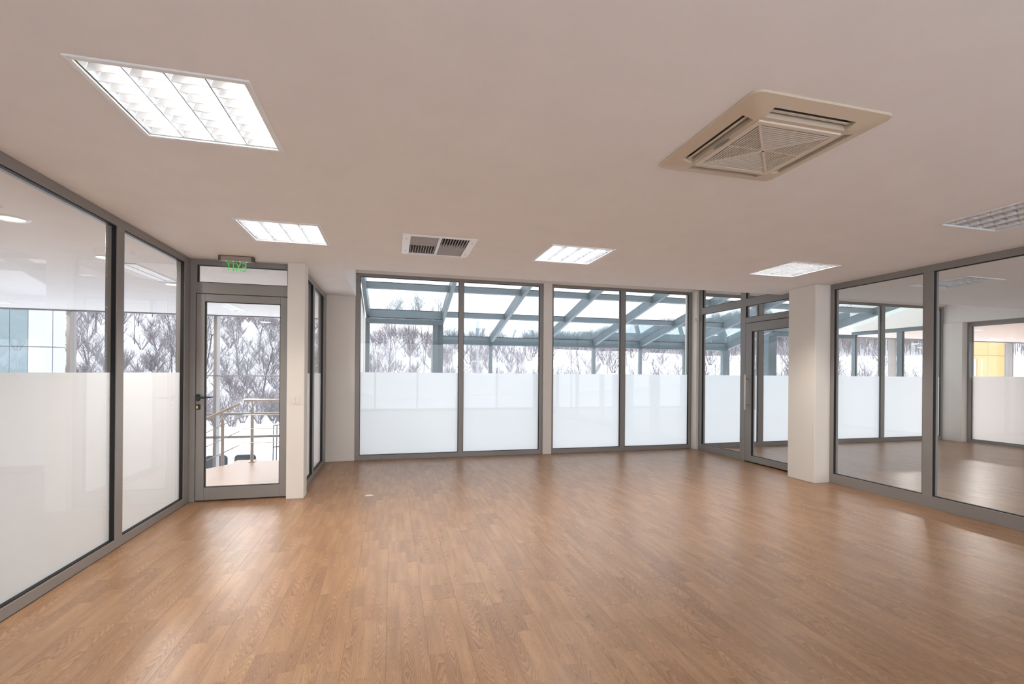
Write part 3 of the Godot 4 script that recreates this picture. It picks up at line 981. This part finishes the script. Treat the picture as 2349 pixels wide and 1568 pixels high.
func air_conditioner() -> void:
	var o := thing("air_conditioner", "square ivory ceiling cassette air conditioner with a slatted intake", "air conditioner", Vector3(AC.x, H, AC.y))
	var S := 0.362
	var drop := -0.034
	# facia: a lip at the ceiling, sloping in to a flat square, with four slots cut into the slope
	var body := CSGCombiner3D.new()
	body.name = "facia"
	var block := CSGMesh3D.new()
	block.name = "block"
	var st := begin()
	var outer := rounded(S * 2, S * 2, 0.045, 6)
	var lip := rounded(S * 2 - 0.006, S * 2 - 0.006, 0.043, 6)
	var inner := rounded(0.50, 0.50, 0.03, 6)
	var n := outer.size()
	for i in n:
		var k := (i + 1) % n
		var out := Vector3(outer[i].x + outer[k].x, 0, outer[i].y + outer[k].y)
		quad(st, v3(outer[i], -0.0005), v3(outer[k], -0.0005), v3(outer[k], -0.005), v3(outer[i], -0.005), out)
		quad(st, v3(outer[i], -0.005), v3(outer[k], -0.005), v3(lip[k], -0.009), v3(lip[i], -0.009), out + Vector3(0, -1, 0))
		quad(st, v3(lip[i], -0.009), v3(lip[k], -0.009), v3(inner[k], drop), v3(inner[i], drop), out + Vector3(0, -3, 0))
		tri(st, Vector3(0, drop, 0), v3(inner[i], drop), v3(inner[k], drop), Vector3.DOWN)
		tri(st, Vector3(0, -0.0005, 0), v3(outer[i], -0.0005), v3(outer[k], -0.0005), Vector3.UP)
	block.mesh = st.commit()
	block.material = M.ivory
	body.add_child(block)
	var cb := begin()
	for s in [-1.0, 1.0]:
		st_box(cb, Vector3(s * 0.2975 - 0.002, 0.0, -0.2995), Vector3(s * 0.2975 + 0.002, 0.30, 0.2995))
		st_box(cb, Vector3(-0.2995, 0.0, s * 0.2975 - 0.002), Vector3(0.2995, 0.30, s * 0.2975 + 0.002))
		st_box(cb, Vector3(s * 0.235 - 0.003, -0.001, -0.235), Vector3(s * 0.235 + 0.003, 0.22, 0.235))
		st_box(cb, Vector3(-0.235, -0.001, s * 0.235 - 0.003), Vector3(0.235, 0.22, s * 0.235 + 0.003))
	st_box(cb, Vector3(-0.2995, 0.30, -0.2995), Vector3(0.2995, 0.304, 0.2995))
	part(o, "cassette_box", cb.commit(), M.zinc)
	var mouth := CSGBox3D.new()
	mouth.name = "intake_opening"
	mouth.operation = CSGShape3D.OPERATION_SUBTRACTION
	mouth.size = Vector3(0.40, 0.2, 0.40)
	mouth.material = M.ivory
	body.add_child(mouth)
	for k in 4:
		var cut := CSGBox3D.new()
		cut.name = "slot"
		cut.operation = CSGShape3D.OPERATION_SUBTRACTION
		cut.size = Vector3(0.43, 0.16, 0.056)
		var b := Basis(Vector3.UP, PI / 2.0 * k)
		cut.basis = b * Basis(Vector3.RIGHT, -0.12)
		cut.position = b * Vector3(0, -0.016, 0.270)
		cut.material = M.ivory
		body.add_child(cut, true)
	o.add_child(body)
	for k in 4:
		var b := Basis(Vector3.UP, PI / 2.0 * k)
		var fl := begin()
		st_box(fl, Vector3(-0.207, -0.003, -0.010), Vector3(0.207, 0.0, 0.007), 0.001)
		var f := part(o, "air_flap", fl.commit(), M.ivory_pale, b * Vector3(0, -0.014, 0.268))
		f.basis = b * Basis(Vector3.RIGHT, 0.12)
	# intake grille: four triangles of slats inside a plain border, on a dark chamber
	var y0 := drop - 0.006
	part(o, "grille_border", ring(-0.222, 0.222, -0.222, 0.222, 0.026, 0.0, 0.009, 0.003), M.ivory_pale, Vector3(0, drop + 0.002, 0)).basis = Basis(Vector3(1, 0, 0), Vector3(0, 0, 1), Vector3(0, -1, 0))
	for k in 4:
		var b := Basis(Vector3.UP, PI / 2.0 * k)
		var g := begin()
		for i in 13:
			var r := 0.014 + 0.0142 * i
			var w := 0.0066
			var a0 := r - w / 2.0
			var a1 := r + w / 2.0
			var p := [b * Vector3(-a0, y0, a0), b * Vector3(a0, y0, a0), b * Vector3(a1, y0, a1), b * Vector3(-a1, y0, a1)]
			quad(g, p[0], p[1], p[2], p[3], Vector3.DOWN)
			quad(g, p[0], p[1], p[1] + Vector3(0, 0.004, 0), p[0] + Vector3(0, 0.004, 0), b * Vector3(0, 0, -1))
			quad(g, p[3], p[2], p[2] + Vector3(0, 0.004, 0), p[3] + Vector3(0, 0.004, 0), b * Vector3(0, 0, 1))
		st_box_turned(g, b, Vector3(-0.003, y0 + 0.001, 0.01), Vector3(0.003, y0 + 0.005, 0.2))
		part(o, "slat_bank", g.commit(), M.ivory_pale).set_meta("kind", "stuff")
		var d := begin()
		st_box_turned(d, b * Basis(Vector3.UP, PI / 4.0), Vector3(-0.005, y0 - 0.001, 0.0), Vector3(0.005, y0 + 0.005, 0.28))
		part(o, "diagonal_rib", d.commit(), M.ivory_pale)
	part(o, "centre_boss", tube(Vector3(0, y0 - 0.002, 0), Vector3(0, y0 + 0.006, 0), 0.006, 10), M.boss)
	var badge := begin()
	var el := PackedVector2Array()
	for k in 24:
		el.append(Vector2(0.011 * cos(TAU * k / 24), 0.055 * sin(TAU * k / 24)))
	st_prism(badge, el, 0.0, 0.002)
	var bd := part(o, "badge", badge.commit(), M.logo_grey, Vector3(-0.236, drop - 0.001, 0.0))
	bd.basis = Basis(Vector3(1, 0, 0), Vector3(0, 0, 1), Vector3(0, -1, 0))
	bd.set_meta("label", "grey oval badge")

func v3(p: Vector2, y: float) -> Vector3:
	return Vector3(p.x, y, p.y)

func st_box_turned(st: SurfaceTool, b: Basis, lo: Vector3, hi: Vector3) -> void:
	var t := begin()
	st_box(t, lo, hi)
	st.append_from(t.commit(), 0, Transform3D(b, Vector3.ZERO))

# ------------------------------------------------------------------ small fittings
func small_fittings() -> void:
	var o := thing("exit_sign", "hanging clear exit sign with mirrored green letters above the glass door", "exit sign", Vector3(-1.488, H, -5.15))
	bar(o, "case", Vector3(-0.135, -0.052, -0.028), Vector3(0.135, -0.004, 0.028), M.sign_case, 0.004)
	bar(o, "ceiling_plate", Vector3(-0.14, -0.006, -0.03), Vector3(0.14, 0.0, 0.03), M.sign_cap, 0.001)
	for s in [-1.0, 1.0]:
		var cap := part(o, "end_cap", box_mesh(Vector3(0.022, 0.05, 0.06), 0.003), M.sign_cap, Vector3(s * 0.146, -0.028, 0))
		for y in [-0.011, 0.011]:
			part(cap, "screw", tube(Vector3(0, y, 0), Vector3(s * 0.016, y, 0), 0.006, 8), M.black_metal)
	part(o, "acrylic_panel", sheet(-0.128, 0.128, -0.172, -0.05, 0.0), M.acrylic)
	var t := TextMesh.new()
	t.text = "EXIT"
	t.font_size = 64
	t.pixel_size = 0.00178
	t.depth = 0.002
	var font := SystemFont.new()
	font.font_names = PackedStringArray(["Droid Sans"])
	t.font = font
	var tx := part(o, "sign_lettering", t, M.sign_green, Vector3(0.0, -0.107, 0.004))
	tx.basis = Basis(Vector3.UP, PI) * Basis.from_scale(Vector3(0.86, 1, 1))
	for x in [-0.092, -0.03, 0.03, 0.092]:
		part(o, "led", tube(Vector3(x, -0.055, 0.010), Vector3(x, -0.051, 0.010), 0.0035, 8), M.led)
	var s := thing("light_switch", "small white double rocker light switch on the narrow pier", "switch", Vector3(-0.965, 1.028, -5.285))
	part(s, "cover_plate", prism(rounded(0.082, 0.086, 0.008), 0.0, 0.008), M.switch_white)
	for x in [-0.0145, 0.0145]:
		part(s, "rocker", box_mesh(Vector3(0.027, 0.056, 0.008), 0.002), M.switch_white, Vector3(x, 0, 0.010)).rotation.x = 0.06
	var d := thing("motion_sensor", "small white motion sensor at the head of the corner post", "sensor", Vector3(5.207, 2.315, -7.215))
	var st := begin()
	for i in 8:
		var a := PI / 2.0 * i / 8.0
		var b := PI / 2.0 * (i + 1) / 8.0
		st_tube(st, Vector3(-0.05 * sin(a), 0, 0), Vector3(-0.05 * sin(b), 0, 0), 0.034 * cos(a), maxf(0.001, 0.034 * cos(b)), 16, false)
	part(d, "dome", st.commit(), M.switch_white, Vector3(0, -0.01, 0))
	part(d, "bracket", box_mesh(Vector3(0.02, 0.075, 0.05), 0.004), M.switch_white, Vector3(-0.006, 0.022, 0))

	var f := thing("plaster_flake", "small pale flake of plaster lying on the floor before the left-hand far window", "debris", Vector3(-0.222, 0.0005, -5.255))
	var fp := PackedVector2Array([Vector2(-0.05, -0.01), Vector2(-0.02, -0.03), Vector2(0.03, -0.022), Vector2(0.045, 0.005), Vector2(0.01, 0.024), Vector2(-0.03, 0.018)])
	part(f, "flake", prism(fp, 0.0, 0.003), M.plaster).basis = Basis(Vector3(1, 0, 0), Vector3(0, 0, -1), Vector3(0, 1, 0))

# ------------------------------------------------------------------ outside
func crest(az: float) -> float:
	var t := [[-55.0, 15.5], [-26.0, 14.0], [-14.0, 11.5], [8.0, 9.0], [21.0, 7.6], [35.0, 6.0], [65.0, 4.5]]
	for k in t.size() - 1:
		if az < t[k + 1][0]:
			return lerpf(t[k][1], t[k + 1][1], clampf((az - t[k][0]) / (t[k + 1][0] - t[k][0]), 0.0, 1.0))
	return t[-1][1]

var hill_noise := FastNoiseLite.new()

func height(x: float, z: float) -> float:
	var d := Vector2(x, z).length()
	var az := rad_to_deg(atan2(x, -z))
	var y := LOT + smoothstep(50.0, 118.0, d) * (crest(az) - LOT)
	y += smoothstep(230.0, 330.0, d) * 17.0 * smoothstep(18.0, 40.0, az)
	y += hill_noise.get_noise_2d(x, z) * 1.2 * smoothstep(45.0, 70.0, d)
	return y

func outside() -> void:
	hill_noise.seed = 4
	hill_noise.frequency = 0.03
	var g := setting("ground", "snow-covered yard and hillside outside", "snow")
	var st := begin()
	var step := 5.0
	for i in range(-44, 80):
		for k in range(0, 92):
			var x0 := i * step
			var z0 := 62.0 - k * step
			var p := [Vector3(x0, 0, z0), Vector3(x0 + step, 0, z0), Vector3(x0 + step, 0, z0 - step), Vector3(x0, 0, z0 - step)]
			for q in 4:
				p[q].y = height(p[q].x, p[q].z)
			quad(st, p[0], p[1], p[2], p[3], Vector3.UP)
	st.index()
	st.generate_normals()
	part(g, "snow_cover", st.commit(), M.snow)
	trees()
	van()
	var y := thing("yellow_building", "yellow panelled building with a cream doorway beyond the far wing", "building", Vector3(35.6, LOT, -22.0))
	for r in 4:
		for c in 2:
			bar(y, "panel", Vector3(c * 2.05 + 0.01, 0.012 + r * 1.98, -0.4), Vector3(c * 2.05 + 2.04, r * 1.98 + 1.968, 0.0), M.yellow, 0.006)
	bar(y, "core", Vector3(0.02, 0, -0.42), Vector3(4.09, 7.9, -0.02), M.joint, 0.0)
	bar(y, "doorway", Vector3(0.0, 3.0, 0.0), Vector3(1.5, 5.7, 0.04), M.cream, 0.005)
	bar(y, "door_post", Vector3(0.96, 3.0, 0.04), Vector3(1.30, 5.7, 0.09), M.yellow, 0.005)
	bar(y, "corner_pole", Vector3(4.1, 0, -0.1), Vector3(4.22, 7.9, 0.05), M.alu, 0.01)
	var w := thing("office_wing", "white and teal glazed wing of the building outside at far left", "building", Vector3(-9.18, LOT, -16.0))
	for r in 4:
		bar(w, "white_panel", Vector3(-0.07, r * 1.72 + 0.01, -0.4), Vector3(0.0, r * 1.72 + 1.71, 0.0), M.clad_white, 0.004)
		bar(w, "white_panel", Vector3(-0.64, r * 1.72 + 0.01, -0.4), Vector3(-0.085, r * 1.72 + 1.71, 0.0), M.clad_white, 0.004)
		for c in 5:
			bar(w, "glass_panel", Vector3(-0.66 - 0.42 * (c + 1) + 0.008, r * 1.72 + 0.01, -0.4), Vector3(-0.66 - 0.42 * c, r * 1.72 + 1.71, -0.02), M.teal_glass, 0.002)
	bar(w, "core", Vector3(-2.8, 0, -0.42), Vector3(-0.02, 6.88, -0.05), M.rim_dark, 0.0)
	for p in [[Vector3(7.13, LOT, -40.0), "white lamp post outside between the two far windows' left lights", 9.0], [Vector3(36.0, LOT, -36.0), "white lamp post with crossarm seen through the next room", 9.0]]:
		var o := thing("lamp_post", p[1], "pole", p[0])
		var s := begin()
		st_tube(s, Vector3.ZERO, Vector3(0, p[2], 0), 0.13, 0.09, 12)
		part(o, "pole", s.commit(), M.concrete)
		bar(o, "crossarm", Vector3(-0.5, p[2] - 3.5, -0.06), Vector3(0.5, p[2] - 3.4, 0.06), M.alu, 0.01)

func van() -> void:
	var o := thing("white_van", "white van parked in the snow below the landing", "van", Vector3(-5.9, LOT, -16.4))
	var st := begin()
	# body side profile, extruded across
	var prof := PackedVector2Array([Vector2(-0.6, 0.45), Vector2(2.9, 0.45), Vector2(3.0, 0.9), Vector2(2.95, 1.25), Vector2(2.78, 1.40), Vector2(2.42, 2.20), Vector2(2.3, 2.31), Vector2(-0.45, 2.33), Vector2(-0.6, 2.15)])
	st_prism(st, prof, 0.0, 1.7)
	part(o, "body", st.commit(), M.van_white)
	for w in [[0.90, 0.56], [1.64, 0.54]]:
		var win := part(o, "side_window", prism(rounded(w[1] - 0.06, 0.72, 0.07), 0.0, 0.012), M.van_glass, Vector3(w[0] + w[1] / 2.0, 1.78, 1.7))
		var rg := begin()
		var po := rounded(w[1], 0.78, 0.09)
		var pi := rounded(w[1] - 0.06, 0.72, 0.07)
		for i in po.size():
			var k := (i + 1) % po.size()
			quad(rg, Vector3(po[i].x, po[i].y, 0.018), Vector3(po[k].x, po[k].y, 0.018), Vector3(pi[k].x, pi[k].y, 0.018), Vector3(pi[i].x, pi[i].y, 0.018), Vector3(0, 0, 1))
			quad(rg, Vector3(po[i].x, po[i].y, 0.018), Vector3(po[k].x, po[k].y, 0.018), Vector3(po[k].x, po[k].y, 0.0), Vector3(po[i].x, po[i].y, 0.0), Vector3(po[i].x, po[i].y, 0))
		part(win, "rubber_seal", rg.commit(), M.rubber)
	for x in [0.1, 2.35]:
		for z in [0.12, 1.58]:
			part(o, "wheel", tube(Vector3(x, 0.32, z - 0.11), Vector3(x, 0.32, z + 0.11), 0.32, 20), M.rubber)
	part(o, "roof_snow", box_mesh(Vector3(2.3, 0.09, 1.6), 0.04), M.snow, Vector3(0.75, 2.36, 0.85))
	var l := thing("tube_rack", "black tubular rack standing beside the white van", "rack", Vector3(-3.34, LOT, -14.9))
	for x in [0.0, 0.09]:
		part(l, "upright", tube(Vector3(x, 0, 0), Vector3(x, 2.95, -0.12), 0.014, 8), M.black_metal)
	for y in [2.95, 2.32]:
		part(l, "rung", tube(Vector3(0, y, -0.12), Vector3(0.6, y + 0.03, -0.12), 0.014, 8), M.black_metal)
	part(l, "upright", tube(Vector3(0.6, 0, 0), Vector3(0.6, 2.98, -0.12), 0.014, 8), M.black_metal)

func st_branch(st: SurfaceTool, a: Vector3, b: Vector3, ra: float, rb: float) -> void:
	var ax := (b - a).normalized()
	var u := ax.cross(Vector3(0.31, 0.77, 0.53)).normalized()
	var v := ax.cross(u)
	for k in 3:
		var d0 := u * cos(TAU * k / 3) + v * sin(TAU * k / 3)
		var d1 := u * cos(TAU * (k + 1) / 3) + v * sin(TAU * (k + 1) / 3)
		quad(st, a + d0 * ra, b + d0 * rb, b + d1 * rb, a + d1 * ra, d0 + d1)

func grow(bark: SurfaceTool, snow: SurfaceTool, a: Vector3, dir: Vector3, length: float, r: float, level: int, spread: float) -> void:
	var steps := 4 if level == 0 else 3
	var p := a
	var d := dir
	var rad := r
	for s in steps:
		d = (d + Vector3(rng.randf_range(-1, 1), rng.randf_range(-0.6, 0.8), rng.randf_range(-1, 1)) * (0.10 if level == 0 else 0.22)).normalized()
		var q := p + d * length / steps
		var r2 := maxf(rad * (0.80 if level else 0.84), 0.006)
		st_branch(bark, p, q, rad, r2)
		if level >= 1 and d.y < 0.93 and level <= 2:
			var up := Vector3(0, rad * 0.9, 0)
			st_branch(snow, p + up, q + Vector3(0, r2 * 0.9, 0), rad * 0.62, r2 * 0.62)
		if level < 3:
			var kids := rng.randi_range(2, 3) if level < 2 else rng.randi_range(1, 2)
			if level == 0 and s == 0:
				kids = 0
			if level == 0 and s == steps - 1:
				kids = 3
			for k in kids:
				var ang := rng.randf() * TAU
				var side := Vector3(cos(ang), 0, sin(ang))
				var nd := (d * rng.randf_range(0.5, 0.9) + side * spread * rng.randf_range(0.5, 1.0) + Vector3(0, 0.18, 0)).normalized()
				grow(bark, snow, p.lerp(q, rng.randf_range(0.4, 1.0)), nd, length * rng.randf_range(0.42, 0.62), r2 * 0.58, level + 1, spread)
		p = q
		rad = r2

func trees() -> void:
	var kinds := []
	for k in 7:
		var b := begin()
		var s := begin()
		if k < 5:
			grow(b, s, Vector3.ZERO, Vector3(0, 1, 0), rng.randf_range(5.0, 6.2), 0.075 + 0.008 * k, 0, [0.5, 0.7, 0.6, 0.8, 0.45][k])
		else:
			for j in 7:
				var a := TAU * j / 7.0
				grow(b, s, Vector3(cos(a), 0, sin(a)) * 0.12, Vector3(cos(a) * 0.45, 1, sin(a) * 0.45).normalized(), rng.randf_range(1.8, 2.6), 0.042, 1, 0.7)
		kinds.append([b.commit(), s.commit()])
	var count := 0
	var tries := 0
	var places: Array[Vector2] = []
	while count < 240 and tries < 30000:
		tries += 1
		var az := rng.randf_range(-50.0, 16.0) if count < 150 else rng.randf_range(8.0, 58.0)
		var d := sqrt(rng.randf_range(46.0 * 46.0, 112.0 * 112.0))
		# thick on the left-hand slope, a thin belt in front of the open field on the right
		var keep := 1.0
		if az > 16.0:
			keep = 0.9 if d < 68.0 else 0.05
		if rng.randf() > keep:
			continue
		var at := Vector2(sin(deg_to_rad(az)), -cos(deg_to_rad(az))) * d
		if places.any(func(p): return p.distance_squared_to(at) < (27.0 if az < 16.0 else 10.0)):
			continue
		places.append(at)
		var kind := rng.randi_range(0, 4)
		var scale_ := rng.randf_range(0.95, 1.4) if az < 6.0 else rng.randf_range(0.62, 0.95)
		if az > 16.0 and rng.randf() < 0.5:
			kind = rng.randi_range(5, 6)
			scale_ = rng.randf_range(1.2, 2.0)
		var left := az < 16.0
		var o := thing("bare_tree", "bare snow-dusted tree in the thick wood on the left-hand slope" if left else "small bare tree in the thin belt before the open snowfield", "tree", Vector3(at.x, height(at.x, at.y) - 0.1, at.y), "trees of the left-hand wood" if left else "trees before the snowfield")
		o.rotation.y = rng.randf() * TAU
		o.scale = Vector3.ONE * scale_
		part(o, "branches", kinds[kind][0], M.bark if rng.randf() < 0.5 else M.twig)
		part(o, "branch_snow", kinds[kind][1], M.snow)
		count += 1
	# undergrowth and the far wood: too many stems to count
	for set_ in [["undergrowth", "grey brushwood poking through the snow of the hillside", 2300, 44.0, 118.0, -52.0, 60.0, 0.45, 1.1, M.twig], ["far_wood", "frosted wood along the distant ridge beyond the snowfield", 2600, 262.0, 345.0, 16.0, 62.0, 1.2, 2.4, M.twig]]:
		var mm := MultiMesh.new()
		mm.transform_format = MultiMesh.TRANSFORM_3D
		mm.mesh = kinds[5 if set_[0] == "undergrowth" else 0][0]
		var ts := []
		for k in set_[2]:
			var az2 := deg_to_rad(rng.randf_range(set_[5], set_[6]))
			var d2 := rng.randf_range(set_[3], set_[4])
			if set_[0] == "undergrowth" and az2 > 0.25 and d2 > 66.0 and rng.randf() < 0.9:
				continue
			var x := sin(az2) * d2
			var z := -cos(az2) * d2
			var sc := rng.randf_range(set_[7], set_[8])
			ts.append(Transform3D(Basis(Vector3.UP, rng.randf() * TAU).scaled(Vector3(sc, sc, sc)), Vector3(x, height(x, z) - 0.05, z)))
		mm.instance_count = ts.size()
		for k in ts.size():
			mm.set_instance_transform(k, ts[k])
		var mi := MultiMeshInstance3D.new()
		mi.name = set_[0]
		mi.multimesh = mm
		mi.material_override = set_[9]
		add_child(mi)
		mi.set_meta("label", set_[1])
		mi.set_meta("category", "wood" if set_[0] == "far_wood" else "brushwood")
		mi.set_meta("kind", "stuff")
